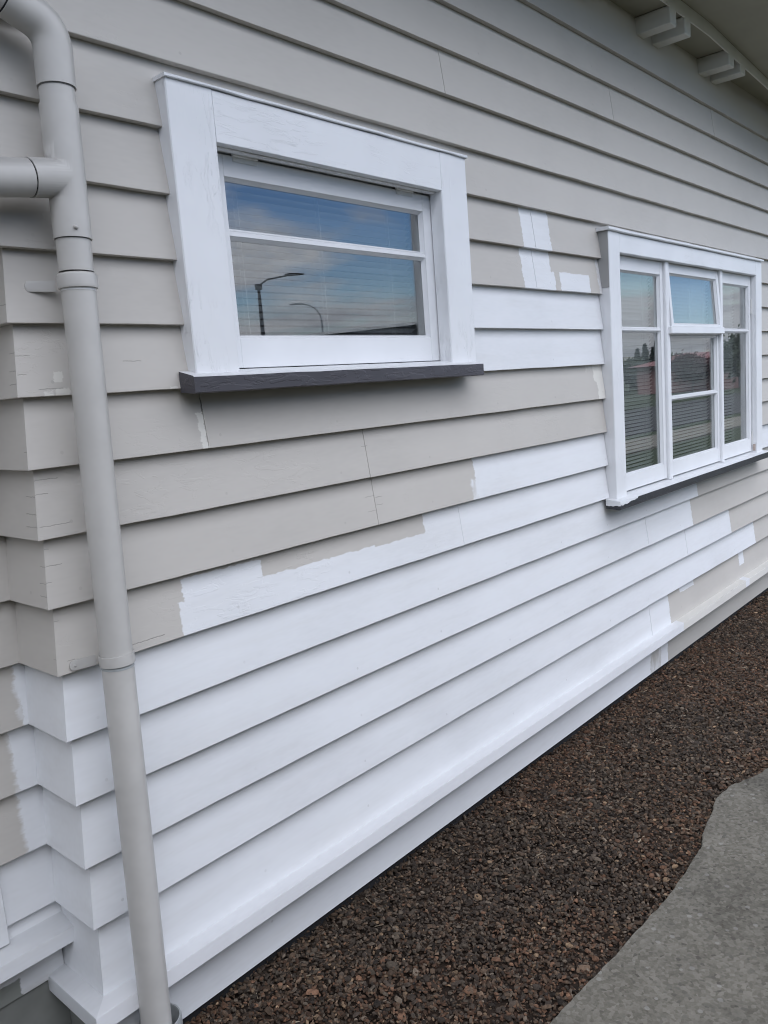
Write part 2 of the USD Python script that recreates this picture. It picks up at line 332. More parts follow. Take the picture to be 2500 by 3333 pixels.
def paint_for(name, base, other, patches=(), **kw): return paint(name, base, other, patches, **kw)
corner_cracks = {-5: [(0.01, .03, .05), (0.01, .045, .093)], -7: [(0.005, .075, .138), (.005, .045, .105), (.008, .085, .03)],
                 -8: [(0.006, .03, .14), (.006, .055, .10), (.006, .022, .062)], -9: [(.01, .03, .13), (.03, .05, .03), (.06, .08, .022)], -6: []}
def ck(k, extra=()):
    out = [(a, b, zk(k) + z, zk(k) + z + .0018) for a, b, z in corner_cracks.get(k, [])]
    return out + list(extra)
z = zk
joint_lines = {-6: 0.503, -7: 1.14, -8: 1.163, -9: 1.641, 1: 1.694, -2: 2.276, -3: 2.269, -11: 3.321, -12: 3.868, -14: 3.34, 3: 4.4, -4: None, 2: 3.05}
MATS = {
    -5: paint('board_paint_m', OLD, (0.66, 0.64, 0.585), [(.062, .085, z(-5) - .02, z(-5) + .012), (.088, .125, z(-5) - .02, z(-5) + .017), (.09, .115, z(-5) + .03, z(-5) + .06), (.40, .425, z(-5) - .02, z(-5) + .008)], cracks=ck(-5, [(.05, .11, z(-5) + .016, z(-5) + .0178), (.28, .33, z(-5) + .075, z(-5) + .0768)]), seed=23, wear=.9, thin=0),
    -6: paint('board_paint_a', OLD, (0.72, 0.70, 0.64), [(.482, .503, z(-6) - .02, z(-6) + .10), (2.80, 2.9, z(-6) - .02, z(-6) + .10), (2.775, 2.9, z(-6) + .085, z(-6) + .2)], cracks=[(.50, .505, z(-6) + .10, z(-6) + .14)], streaky=[(2.70, 2.9, z(-5) - .03, z(-5) + .05)], seed=11),
    -7: paint('board_paint_b', OLD, WHITE, [(2.885, 2.95, z(-7) - .02, z(-6) + .02)], cracks=ck(-7, [(1.12, 1.15, z(-7) + .105, z(-7) + .107)]), seed=12, wear=.55),
    -8: paint('board_paint_c', OLD, WHITE, [(1.753, 4, z(-8) - .02, z(-7) + .02)], streaky=[(1.715, 1.80, z(-8) - .02, z(-8) + .085)],
              cracks=ck(-8, [(1.12, 1.165, z(-8) + c, z(-8) + c + .0018) for c in (.10, .05)] + [(1.168, 1.20, z(-8) + c, z(-8) + c + .0018) for c in (.092, .066)]), seed=13),
    -9: paint('board_paint_d', OLD, WHITE, [(.355, .52, z(-9) - .03, z(-9) + .092), (.376, .655, z(-9) - .02, z(-9) + .153), (.5, 1.06, z(-9) - .03, z(-9) + .098), (1.0, 1.06, z(-9) - .03, z(-9) + .088), (1.055, 1.15, z(-9) - .03, z(-9) + .097), (1.1, 1.43, z(-9) - .03, z(-9) + .09), (1.42, 1.66, z(-9) - .03, z(-8) + .03)],
              cracks=ck(-9, [(.19, .30, z(-9) + .02, z(-9) + .0225)]), seed=14, wear=.75),
    -1: paint('board_paint_e', OLD, WHITE, seed=15),
    -2: paint('board_paint_f', OLD, WHITE, [(2.182, 2.41, z(-2) - .03, z(-1) + .03)], seed=16),
    -3: paint('board_paint_g', OLD, WHITE, [(2.173, 2.41, z(-3) - .03, z(-2) + .03), (2.40, 2.435, z(-3) - .03, z(-3) + .08), (2.478, 2.757, z(-3) - .02, z(-3) + .083)], streaky=[(2.84, 2.90, z(-3) - .03, z(-2) + .03)], seed=17),
    -10: paint('board_paint_h', WHITE, OLD, [(4.045, 12, z(-10) - .03, z(-9) + .03)], seed=18, wear=0, rough=.48),
    -11: paint('board_paint_i', WHITE, OLD, [(3.955, 12, z(-11) - .03, z(-10) + .03)], seed=19, wear=0, rough=.48),
    -12: paint('board_paint_j', WHITE, OLD, [(4.62, 12, z(-12) - .03, z(-11) + .03)], seed=20, wear=0, rough=.48),
    -13: paint('board_paint_k', WHITE, OLD, [(5.12, 12, z(-13) - .03, z(-12) + .03)], seed=21, wear=0, rough=.48),
    -14: paint('board_paint_l', OLD, WHITE, [(-1, 3.60, .1, .5), (3.77, 3.99, z(-13) - .045, z(-13) + .05), (4.80, 4.90, z(-13) - .10, z(-13) + .05)], seed=22, wear=0),
}
WHITE_ROWS = {-4, -5}          # between the windows: freshly undercoated boards
def cutters(k, zb, zt):
    out = []
    for W in (W1, W2):
        if zt + .012 > W['z0'] and zb < W['z1']: out.append(W)
    return out
def split_at_windows(me, wins):
    mf = man(me)
    for W in wins: mf = mf - manifold3d.Manifold.cube([W['x1'] - W['x0'], 0.4, W['z1'] - W['z0']]).translate([W['x0'], -0.2, W['z0']])
    return [tri(q) for q in mf.decompose() if q.volume() > 1e-6]
for k in range(-14, 5):
    zb = zk(k) if k > -14 else 0.195
    zt = zk(k + 1) if k < 4 else 3.43
    ends = [0.0] + ([joint_lines[k]] if joint_lines.get(k) else []) + [X_END]
    for i, (a, b) in enumerate(zip(ends[:-1], ends[1:])):
        # a board ends 1 mm short of the joint; the next one stands a hair proud
        me = board_mesh(k, a + (0.0007 if i else 0), b - (0.0007 if b < X_END else 0), 'front', mitre=(i == 0), zbot=zb, ztop=zt, seed=i, ragged=.0012 if (k in (-5, -9, -8) and i == 0) else 0)
        if i: me.apply_translation([0, -0.0009, 0])
        wins = cutters(k, zb, zt)
        for piece in (split_at_windows(me, wins) if wins else [me]):
            cx = piece.bounds[:, 0].mean(); mat, lab = MATS.get(k), None
            if mat is None: mat = M_white if k <= -10 else M_old
            if k in WHITE_ROWS and W1['x1'] - .05 < piece.bounds[0][0] < 2.5: mat, lab = M_white, 'board in fresh white undercoat between the two windows'
            if k == -9 and cx > 1.64: mat = M_white
            obj('weatherboard', piece, mat, front, label=lab)
# sheathing behind the boards with the two window openings
sh = man(box(0.03, X_END, 0.03, 0.10, -0.1, 3.6))
for x0, x1, z0, z1 in ((0.574, 1.634, 1.74, 2.391), (2.985, 5.04, 1.05, 2.262)): sh = sh - man(box(x0, x1, -1, 1, z0, z1))
obj('sheathing', tri(sh), M_room, front)
# boards of the short return wall and of the set-back wing
ret_mat = {-9: paint('return_paint_a', OLD, WHITE, axis='y', seed=31), }
for k in range(-14, 6):
    zb = zk(k) if k > -14 else 0.195
    white = k <= -10
    mt = M_white if white else paint(f'return_paint_{k + 20}', OLD, WHITE, cracks=[(.003, .02 + .02 * ((k * 7) % 3), zk(k) + c, zk(k) + c + .002) for c in ((.03, .06, .1) if k in (-5, -7, -8) else (.04,))], axis='y', seed=40 + k)
    obj('weatherboard', board_mesh(k, 0.0, WING_Y + .02, 'return', mitre=True, zbot=zb, seed=5), mt, ret)
WEND = -3.2
wing_edge = {-10: -.010, -11: -.045, -12: -.045, -13: -.13}
for k in range(-14, 6):
    zb = zk(k) if k > -14 else 0.29
    if k == -14: continue
    if k in wing_edge:
        e = wing_edge[k]; mt = paint(f'wing_paint_{k + 20}', OLD, WHITE, streaky=[(e - .012, .1, zk(k) - .03, zk(k + 1) + .03)], patches=[(e, .1, zk(k) - .03, zk(k + 1) + .03)], seed=60 + k)
    elif k == -13: mt = M_white
    else: mt = M_old
    obj('weatherboard', board_mesh(k, WEND, 0.03, 'wing', seed=9), mt, wing)
obj('weatherboard', board_mesh(-14, WEND, 0.03, 'wing', seed=9, zbot=.335), M_white, wing)

# sloping base cap that runs round the foot of the walls, and the plinth board under it
def cap_prof(y0, zt, zf, zlow, out):   # (depth, z)
    return [(0.02, zt), (-out, zf), (-out - .001, zf - .002), (-out, zlow), (-out + .012, zlow), (-out + .014, zlow + .006), (0.02, zlow + .006)]
M_cap = paint('cap_paint', (0.80, 0.805, 0.815), (0.74, 0.715, 0.66), [(3.665, 4.76, .1, .3), (4.835, 12, .1, .3)], seed=71, wear=.25, rough=.45)
def cap_mesh(prof, a0, a1, mit0=False, mit_end=None, n=60):
    aa = np.linspace(a0, a1, n + 1); v = []; m_ = len(prof)
    for j, a in enumerate(aa):
        w = (noise(np.array([[a * 2.0, .3, .7]]))[0] - .5) * .002
        for o, zz in prof: v.append((a + (o if mit0 and j == 0 else 0), o, zz + w))
    f = []
    for j in range(n):
        for i in range(m_):
            i2 = (i + 1) % m_; f += [(j * m_ + i, (j + 1) * m_ + i, (j + 1) * m_ + i2), (j * m_ + i, (j + 1) * m_ + i2, j * m_ + i2)]
    for j in (0, n):
        for i in range(1, m_ - 1): f.append((j * m_, j * m_ + i, j * m_ + i + 1) if j else (j * m_, j * m_ + i + 1, j * m_ + i))
    me = trimesh.Trimesh(np.array(v), f, process=False)
    return me
cp = cap_prof(0, .221, .211, .164, .045)
cm = cap_mesh(cp, 0.0, X_END, True); cm.invert() if cm.volume < 0 else None
obj('base_cap', cm, M_cap, front)
cm = cap_mesh(cp, 0.0, WING_Y + .02, True, n=6); cm.vertices = cm.vertices[:, [1, 0, 2]]; cm.invert() if cm.volume < 0 else None
obj('base_cap', cm, M_white, ret)
cpw = cap_prof(0, .365, .345, .303, .055)
cm = cap_mesh(cpw, WEND, 0.02, False, n=20); cm.vertices = cm.vertices + np.array([0, WING_Y, 0]); cm.invert() if cm.volume < 0 else None
obj('base_cap', cm, M_white, wing)
M_plinth = paint('plinth_paint', WHITE, (0.47, 0.45, 0.41), [(3.54, 12, -.1, .3)], streaky=[(3.3, 3.45, -.1, .3)], seed=72, wear=0)
obj('plinth_board', cbox(-.004, X_END, .001, .022, .006, .172, .0015), M_plinth, front)
obj('plinth_board', cbox(.0, .02, .024, WING_Y + .02, .006, .172, .0015), M_board, ret)
M_splotch = paint('wing_splotchy_paint', (0.27, 0.28, 0.255), WHITE, patches=[(-.12, .03, .19, .34), (-.19, -.10, .25, .34)], seed=73, thin=.6)
obj('plinth_board', cbox(WEND, .0, WING_Y + .0, WING_Y + .02, .199, .312, .0015), M_splotch, wing)
obj('plinth_board', cbox(WEND, .0, WING_Y + .008, WING_Y + .028, -.02, .196, .0015), M_board, wing, label='unpainted dark grey board at the foot of the wing wall')
obj('plinth_board', box(WEND, 0.0, WING_Y + .03, WING_Y + .05, -.1, .4), M_board, wing)
obj('footing', box(.03, X_END, .0225, .0285, -.1, .1), M_gap, front)
# the upright batten at the left edge of the picture
obj('batten', cbox(-.185, -.129, WING_Y - .012, WING_Y + .014, .362, zk(-12) + .005, .003), M_white, wing)

# ------------------------------------------------------------------ eaves over the wall
eaves = thing('eaves', parent=house)
def soffit_z(x): return 3.489 - max(0.0, x - 3.9) * 0.067
for xa, xb_ in ((1.61, 1.69), (1.80, 1.88), (2.49, 2.57), (2.68, 2.76), (3.37, 3.448), (3.558, 3.634), (4.197, 4.284), (4.392, 4.474)):
    obj('bracket', cbox(xa, xb_, -.158, .03, 3.348, 3.432, .004), M_bracket, eaves)
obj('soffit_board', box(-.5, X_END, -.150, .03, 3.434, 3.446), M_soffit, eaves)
xs = [-.5, 3.9, X_END]
def strip(y0, y1, zlo, zhi):
    v, f = [], []
    for x in xs:
        v += [(x, y0, zlo(x)), (x, y1, zlo(x)), (x, y1, zhi(x)), (x, y0, zhi(x))]
    for j in range(2):
        for i in range(4):
            i2 = (i + 1) % 4; f += [(j * 4 + i, (j + 1) * 4 + i, (j + 1) * 4 + i2), (j * 4 + i, (j + 1) * 4 + i2, j * 4 + i2)]
    f += [(0, 1, 2), (0, 2, 3), (8, 10, 9), (8, 11, 10)]
    me = trimesh.Trimesh(np.array(v), f, process=False); me.fix_normals(); return me
obj('fascia_board', strip(-.157, -.150, lambda x: min(3.424, soffit_z(x) - .012), lambda x: soffit_z(x) + .01), M_bracket, eaves)
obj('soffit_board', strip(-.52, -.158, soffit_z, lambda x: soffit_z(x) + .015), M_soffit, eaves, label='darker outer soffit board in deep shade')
obj('fascia_board', strip(-.54, -.52, lambda x: soffit_z(x) - .02, lambda x: soffit_z(x) + .15), M_bracket, eaves)
roof = thing('roof', parent=house)
v = np.array([(-4.5, -.62, 3.66), (X_END + .3, -.62, 3.66), (X_END + .3, 4.0, 5.6), (-4.5, 4.0, 5.6)])
def sheet(v, t=.04):
    w = v - np.array([0, 0, t]); vv = np.vstack([v, w]); f = [(0, 1, 2), (0, 2, 3), (4, 6, 5), (4, 7, 6)]
    for i in range(4): j = (i + 1) % 4; f += [(i, i + 4, j + 4), (i, j + 4, j)]
    me = trimesh.Trimesh(vv, f, process=False); me.fix_normals(); return me
obj('roof_sheet', sheet(v), M_rooftop, roof)
v = np.array([(-4.5, 4.0, 5.6), (X_END + .3, 4.0, 5.6), (X_END + .3, 8.85, 3.63), (-4.5, 8.85, 3.63)]); obj('roof_sheet', sheet(v), M_rooftop, roof)
# closed shell so that no daylight leaks in behind the panes
shell = thing('shell', parent=house)
obj('floor_slab', box(.1, X_END - .1, .10, 7.9, .35, .45), M_room, shell); obj('ceiling', box(-3.2, X_END, .10, 8, 3.46, 3.52), M_room, shell)
obj('back_wall', box(-3.2, X_END, 7.9, 8, -.1, 3.5), M_room, shell)
obj('end_wall', box(X_END - .1, X_END, .10, 7.9, -.1, 3.5), M_room, shell); obj('end_wall', box(-3.2, -3.1, .25, 7.9, -.1, 3.5), M_room, shell)
obj('partition', box(0.03, .12, .10, 3.4, -.1, 3.46), M_room, shell); obj('partition', box(.12, X_END - .1, 3.4, 3.5, .45, 3.46), M_room, shell); obj('partition', box(2.3, 2.4, .12, 3.4, .45, 3.46), M_room, shell)
obj('sheathing', box(-3.1, 0.03, WING_Y + .05, WING_Y + .09, -.1, 3.5), M_room, shell)

# ------------------------------------------------------------------ windows
def frame_bar(x0, x1, y0, y1, z0, z1, c=.003): return cbox(x0, x1, y0, y1, z0, z1, c)
def wavy_bar(x0, x1, y0, y1, z0, z1, c=.003, amp=.0015, long='z', seed=0):
    """a board whose edges wander by a millimetre, as under many coats of paint"""
    ring = []
    n = 24; A = (z0, z1) if long == 'z' else (x0, x1); B = (x0, x1) if long == 'z' else (z0, z1)
    v = []
    for a in np.linspace(A[0], A[1], n + 1):
        w = (noise(np.array([[a * 11, seed, .2], [a * 11, seed, 5.2], [a * 9, seed, 9.2]])) - .5) * 2 * amp
        b0, b1, yf = B[0] + w[0], B[1] + w[1], y0 + w[2] * .5
        for b, y in ((b0, y1), (b0, yf + c), (b0 + c, yf), (b1 - c, yf), (b1, yf + c), (b1, y1)): v.append((b, y, a) if long == 'z' else (a, y, b))
    f = []
    for j in range(n):
        for i in range(6):
            i2 = (i + 1) % 6; f += [(j * 6 + i, (j + 1) * 6 + i, (j + 1) * 6 + i2), (j * 6 + i, (j + 1) * 6 + i2, j * 6 + i2)]
    for j in (0, n):
        for i in range(1, 5): f.append((j * 6, j * 6 + i, j * 6 + i + 1) if j else (j * 6, j * 6 + i + 1, j * 6 + i))
    me = trimesh.Trimesh(np.array(v), f, process=False); me.fix_normals(); return me
def sash_parts(win, x0, x1, z0, z1, ox0, ox1, oz0, oz1, yf, t, bars, mat, pane_mat, putty=.013, gdepth=.022, tf=None):
    """a sash: two stiles, two rails, glazing bars, a bevel of putty and its panes. tf: a transform for a sash that stands open."""
    def put(name, me, m_):
        if tf is not None: me.apply_transform(tf)
        return obj(name, me, m_, win)
    put('sash_stile', cbox(x0, ox0, yf, yf + t, z0, z1, .0015), mat); put('sash_stile', cbox(ox1, x1, yf, yf + t, z0, z1, .0015), mat)
    put('sash_rail', cbox(ox0, ox1, yf + .0006, yf + t, z0, oz0, .0012), mat); put('sash_rail', cbox(ox0, ox1, yf + .0006, yf + t, oz1, z1, .0012), mat)
    for b0, b1 in bars: put('glazing_bar', hull([(x, y, zz) for x in (ox0, ox1) for y, zz in ((yf + .002, b0 + .0015), (yf + .002, b1 - .0015), (yf + .012, b0 - .004), (yf + .012, b1 + .004), (yf + t, b0 - .004), (yf + t, b1 + .004))]), mat)
    edges = [oz0] + [q for b in bars for q in b] + [oz1]; yg = yf + gdepth
    for i in range(0, len(edges), 2):
        a, b = edges[i], edges[i + 1]
        # putty bevels, thickest against the glass
        for p in (((ox0, yf + .004, a), (ox0, yf + .004, b), (ox0, yg, a), (ox0, yg, b), (ox0 + putty, yg, a + .001), (ox0 + putty, yg, b - .001)),
                  ((ox1, yf + .004, a), (ox1, yf + .004, b), (ox1, yg, a), (ox1, yg, b), (ox1 - putty, yg, a + .001), (ox1 - putty, yg, b - .001)),
                  ((ox0, yf + .004, a), (ox1, yf + .004, a), (ox0, yg, a), (ox1, yg, a), (ox0 + .001, yg, a + putty), (ox1 - .001, yg, a + putty)),
                  ((ox0, yf + .004, b), (ox1, yf + .004, b), (ox0, yg, b), (ox1, yg, b), (ox0 + .001, yg, b - putty), (ox1 - .001, yg, b - putty))):
            put('putty', hull(p), mat)
        put('pane', box(ox0 - .006, ox1 + .006, yg + .0005, yg + .0035, a - .006, b + .006), pane_mat)

# --- the single window
w1 = thing('window', 'single top-hung window with one glazing bar and a dark sill', parent=house)
yc = -.030
obj('casing', wavy_bar(.467, .613, yc, .024, 1.757, 2.499, c=.003, amp=.0005, long='z', seed=1), M_trim_v, w1)
obj('casing', wavy_bar(1.596, 1.752, yc, .024, 1.757, 2.499, amp=.0005, long='z', seed=2), M_trim_v, w1)
obj('casing', wavy_bar(.6125, 1.5962, yc + .0002, .023, 2.367, 2.498, c=.0015, amp=.0006, long='x', seed=3), M_trim_h, w1)
obj('head_flashing', wavy_bar(.463, 1.757, yc - .007, .02, 2.5, 2.509, c=.002, amp=.0016, long='x', seed=4), M_trim_h, w1)
obj('jamb', cbox(.575, .5985, .0245, .13, 1.76, 2.39), M_trim_v, w1); obj('jamb', cbox(1.6095, 1.633, .0245, .13, 1.76, 2.39), M_trim_v, w1)
obj('head_lining', cbox(.599, 1.609, .0245, .13, 2.3665, 2.39), M_trim_h, w1)
obj('head_stop', cbox(.6135, 1.5955, -.004, .020, 2.3630, 2.3675, .0015), M_trim_h, w1)
sash_parts(w1, .600, 1.607, 1.7745, 2.3605, .672, 1.554, 1.859, 2.302, .028, .036, [(2.141, 2.156)], M_sash, M_glass, putty=.009, gdepth=.018)
for hx in (.75, 1.455): 
    obj('hinge', cat(cyl((hx - .045, .0245, 2.3632), (hx + .045, .0245, 2.3632), .0052, 14), cbox(hx - .044, hx + .044, .0262, .0279, 2.345, 2.362, .0005)), M_hinge, w1)
M_sill1 = sill_mat('sill_paint_a'); M_sill2 = sill_mat('sill_paint_b', [(2.75, 3.035, 1.027, 1.08, -.06)], (.026, .027, .030))
def sill_mesh(x0, x1, yf, yb, zf, zb_, th):
    pts = []
    n = 40
    v = []
    for x in np.linspace(x0, x1, n + 1):
        w = (noise(np.array([[x * 9, .2, .4], [x * 9, 4.2, .4]])) - .5) * .0024
        for y, zz in ((yf, zf - .003), (yf + .003, zf + .0), (yb, zb_), (yb, zf - th + .006), (yf + .004, zf - th), (yf, zf - th + .003)): v.append((x, y + (w[0] * .5 if y < yf + .005 else 0), zz + (w[1] if y < yf + .005 else 0)))
    f = []
    for j in range(n):
        for i in range(6):
            i2 = (i + 1) % 6; f += [(j * 6 + i, (j + 1) * 6 + i, (j + 1) * 6 + i2), (j * 6 + i, (j + 1) * 6 + i2, j * 6 + i2)]
    for j in (0, n):
        for i in range(1, 5): f.append((j * 6, j * 6 + i, j * 6 + i + 1) if j else (j * 6, j * 6 + i + 1, j * 6 + i))
    me = trimesh.Trimesh(np.array(v), f, process=False); me.fix_normals(); return me
obj('sill', sill_mesh(.433, 1.746, -.064, .0005, 1.755, 1.770, .046), M_sill1, w1, label='dark charcoal sill with a white top')
obj('sill', sill_mesh(.6, 1.61, -.0005, .13, 1.7702, 1.778, .03), M_trim_h, w1)

# --- the three-light window
w2 = thing('window', 'three-light casement window with an open fanlight in the middle', parent=house)
yc = -.039
M_ledge = trim_paint('white_gloss_ledge', TRIM, False, 0.5, 9.0)
obj('casing', wavy_bar(2.873, 2.989, yc, .024, 1.060, 2.346, long='z', seed=11), M_trim_v, w2)
obj('casing', wavy_bar(5.034, 5.152, yc, .024, 1.060, 2.346, long='z', seed=12), M_trim_v, w2)
obj('casing', wavy_bar(2.9895, 5.0335, yc + .0006, .024, 2.253, 2.345, long='x', seed=13), M_trim_h, w2)
obj('head_flashing', wavy_bar(2.856, 5.165, yc - .012, .02, 2.3465, 2.3635, c=.004, amp=.0015, long='x', seed=14), M_trim_h, w2)
obj('casing_edge', wavy_bar(2.8700, 2.8725, yc + .002, .02, 2.085, 2.346, c=.001, amp=.0003, long='z', seed=15), M_trim_grey, w2, label='upper part of the casing edge still in old grey paint')
obj('jamb', cbox(2.972, 2.994, -.02, .13, 1.06, 2.262), M_trim_v, w2); obj('jamb', cbox(5.031, 5.05, -.02, .13, 1.06, 2.262), M_trim_v, w2)
obj('head_lining', cbox(2.994, 5.031, -.02, .13, 2.256, 2.275), M_trim_h, w2)
for xa, xb_ in ((3.576, 3.621), (4.413, 4.451)):
    obj('mullion', cbox(xa, xb_, -.021, .035, 1.064, 2.2555, .004), M_trim_v, w2)
    obj('inner_mullion', cbox(xa + .002, xb_ - .002, .036, .13, 1.064, 2.2555, .004), M_reveal, w2)
yf = -.005
BL = [(1.886, 1.898)]
sash_parts(w2, 2.996, 3.574, 1.074, 2.250, 3.042, 3.538, 1.155, 2.183, yf, .038, BL, M_sash, M_glass2, putty=.009, gdepth=.018)
sash_parts(w2, 3.623, 4.411, 1.074, 1.862, 3.662, 4.384, 1.156, 1.856, yf, .038, [(1.507, 1.519)], M_sash, M_glass2, putty=.009, gdepth=.018)
sash_parts(w2, 4.453, 5.022, 1.074, 2.250, 4.492, 4.986, 1.158, 2.184, yf, .038, BL, M_sash, M_glass2, putty=.009, gdepth=.018)
obj('transom', cbox(3.622, 4.412, -.008, .036, 1.8635, 1.895, .003), M_trim_h, w2)
# the fanlight, hung at its head and swung out at the foot
tilt = math.radians(4.4)
T = trimesh.transformations.rotation_matrix(-tilt, [1, 0, 0], [0, .03, 2.246])
T = trimesh.transformations.rotation_matrix(tilt if trimesh.transformations.transform_points([[0, 0, 1.9]], T)[0][1] > 0 else -tilt, [1, 0, 0], [0, .03, 2.246])
sash_parts(w2, 3.626, 4.408, 1.905, 2.247, 3.655, 4.372, 1.918, 2.196, yf, .034, [], M_sash, M_glass2, putty=.009, gdepth=.018, tf=T)
dr = cbox(3.600, 4.424, -.012, .03, 1.864, 1.906, .004); dr.apply_transform(T); obj('drip_rail', dr, M_sash, w2)
for zz in (1.16, 2.05):
    obj('hinge', cat(cyl((5.028, -.008, zz - .045), (5.028, -.008, zz + .045), .006, 12), cyl((5.028, -.008, zz - .05), (5.028, -.008, zz + .05), .0035, 10)), M_hinge, w2)
obj('bare_strip', cbox(5.0285, 5.0305, -.03, -.012, 1.075, 1.12, .0005), M_rawwood, w2)
obj('sill', sill_mesh(2.833, 5.192, -.076, .0005, 1.055, 1.066, .043), M_sill2, w2, label='dark sill whose near end has been overpainted white')
obj('sill', sill_mesh(2.98, 5.05, -.0005, .13, 1.0665, 1.076, .03), M_trim_h, w2)

# ------------------------------------------------------------------ venetian blinds behind the panes
def blind(x0, x1, ztop, zbot, y, pitch, cords, label, th_top, th_bot, seed, mat=M_slat):
    p = thing('venetian_blind', label, 'blind', group=None)
    r = np.random.default_rng(seed)
    obj('headrail', cbox(x0, x1, y - .014, y + .014, ztop, ztop + .026, .002), M_slat, p)
    n = int((ztop - zbot) / pitch)
    for i in range(n):
        zc = ztop - .012 - i * pitch; f = i / max(1, n - 1)
        th = math.radians(th_top + (th_bot - th_top) * f + r.normal(0, 1.6)); w = .0125
        tilt_x = r.normal(0, .0009); v = []
        for xx, s_ in ((x0 + .002, -1), (x1 - .002, 1)):
            for u in np.linspace(-1, 1, 5):
                cur = .0016 * (1 - u * u)
                for t_ in (0, .0005):
                    yy = y + u * w * math.cos(th) + (cur - t_) * math.sin(th); zz = zc - u * w * math.sin(th) + (cur - t_) * math.cos(th) + tilt_x * s_
                    v.append((xx, yy, zz))
        fcs = []
        for u in range(4):
            a = u * 2; fcs += [(a, a + 2, a + 12), (a, a + 12, a + 10), (a + 1, a + 11, a + 13), (a + 1, a + 13, a + 3)]
        fcs += [(0, 10, 11), (0, 11, 1), (8, 9, 19), (8, 19, 18)]
        obj('slat', trimesh.Trimesh(np.array(v), fcs, process=False), mat, p, smooth=True)
    obj('bottom_rail', cbox(x0, x1, y - .012, y + .012, zbot - .016, zbot - .004, .002), M_slat, p)
    for cx in cords:
        obj('cord', cat(cyl((cx, y - .0135, zbot - .01), (cx, y - .0135, ztop), .0008, 8)), M_cord, p)
        obj('ladder_tape', cat(cyl((cx - .014, y - .0115, zbot - .01), (cx - .014, y - .0115, ztop), .0005, 6), cyl((cx - .014, y + .0115, zbot - .01), (cx - .014, y + .0115, ztop), .0005, 6)), M_cord, p)
blind(.615, 1.560, 2.335, 1.80, .112, .0205, (.768, 1.10, 1.44), 'white venetian blind behind the single window, slats nearly shut', 33, 27, 1, M_slat_grey)
blind(3.005, 3.535, 2.225, 1.10, .058, .0195, (3.14, 3.42), 'white venetian blind behind the left light of the three-light window', 44, 45, 2)
blind(3.645, 4.392, 2.225, 1.10, .058, .0195, (3.80, 4.09, 4.30), 'widest white venetian blind, behind the open fanlight', 44, 45, 3)
blind(4.475, 4.868, 2.225, 1.10, .058, .0195, (4.56, 4.80), 'narrow white venetian blind behind the right light of the three-light window', 44, 45, 4)

# ------------------------------------------------------------------ downpipe
dp = thing('downpipe', 'grey painted plastic downpipe with a side branch, clipped to the wall by the corner', 'downpipe')
PY, RP, RS = -.058, .0385, .0418
def px(zz): return .1005 + .0222 * zz + (.004 if zz > 1.9 else .004 * max(0, (zz - 1.1) / .8))
def seg(z0, z1, r): return tube([(px(q), PY, q) for q in np.linspace(z0, z1, 8)], r, 48)
obj('pipe_section', seg(.03, 1.972, RP), M_pipe, dp); obj('pipe_section', seg(2.0, 2.12, RP), M_pipe, dp); obj('pipe_section', seg(2.30, 2.44, RP), M_pipe, dp)
# tee: two equal sockets meeting square, the branch falling slightly to the left
bz = 2.206; bd = np.array([-1, 0, -.12]); bd /= np.linalg.norm(bd)
c0 = np.array([px(bz), PY, bz])
tee = man(seg(2.072, 2.36, RS)) + man(cyl(c0, c0 + bd * .088, RS, 48))
obj('tee_fitting', tri(tee), M_pipe, dp, smooth=12)
obj('pipe_section', cyl(c0 + bd * .091, c0 + bd * 1.1, RP + .0018, 48), M_pipe, dp, label='branch pipe coming in from the left')
obj('joint_gap', cyl(c0 + bd * .085, c0 + bd * .0912, RP + .0006, 40), M_gap, dp)
obj('joint_gap', seg(2.0703, 2.0728, RP + .001), M_ring, dp); obj('joint_gap', seg(2.3955, 2.3985, RP + .001), M_ring, dp)
obj('rivet', trimesh.creation.icosphere(2, .0055).apply_translation([px(2.085) - .012, PY - RS + .0015, 2.092]), M_pipe, dp)
# elbow: upright socket, knee, and the arm to the left and up
ed = np.array([-1, 0, .40]); ed /= np.linalg.norm(ed); kc = np.array([px(2.52) , PY, 2.523]); path = []
pin, pout = kc - np.array([0, 0, .045]), kc + ed * .045
for t_ in np.linspace(0, 1, 9): path.append((1 - t_) ** 2 * pin + 2 * t_ * (1 - t_) * kc + t_ ** 2 * pout)
obj('elbow', tube([(px(2.40), PY, 2.398), (px(2.44), PY, 2.44)] + path + [kc + ed * .075, kc + ed * .102], RS, 48), M_pipe, dp, smooth=40)
obj('pipe_section', cyl(kc + ed * .105, kc + ed * .9, RP, 48), M_pipe, dp, label='upper pipe running off to the left')
obj('joint_gap', cyl(kc + ed * .10, kc + ed * .1052, RP + .001, 40), M_gap, dp)
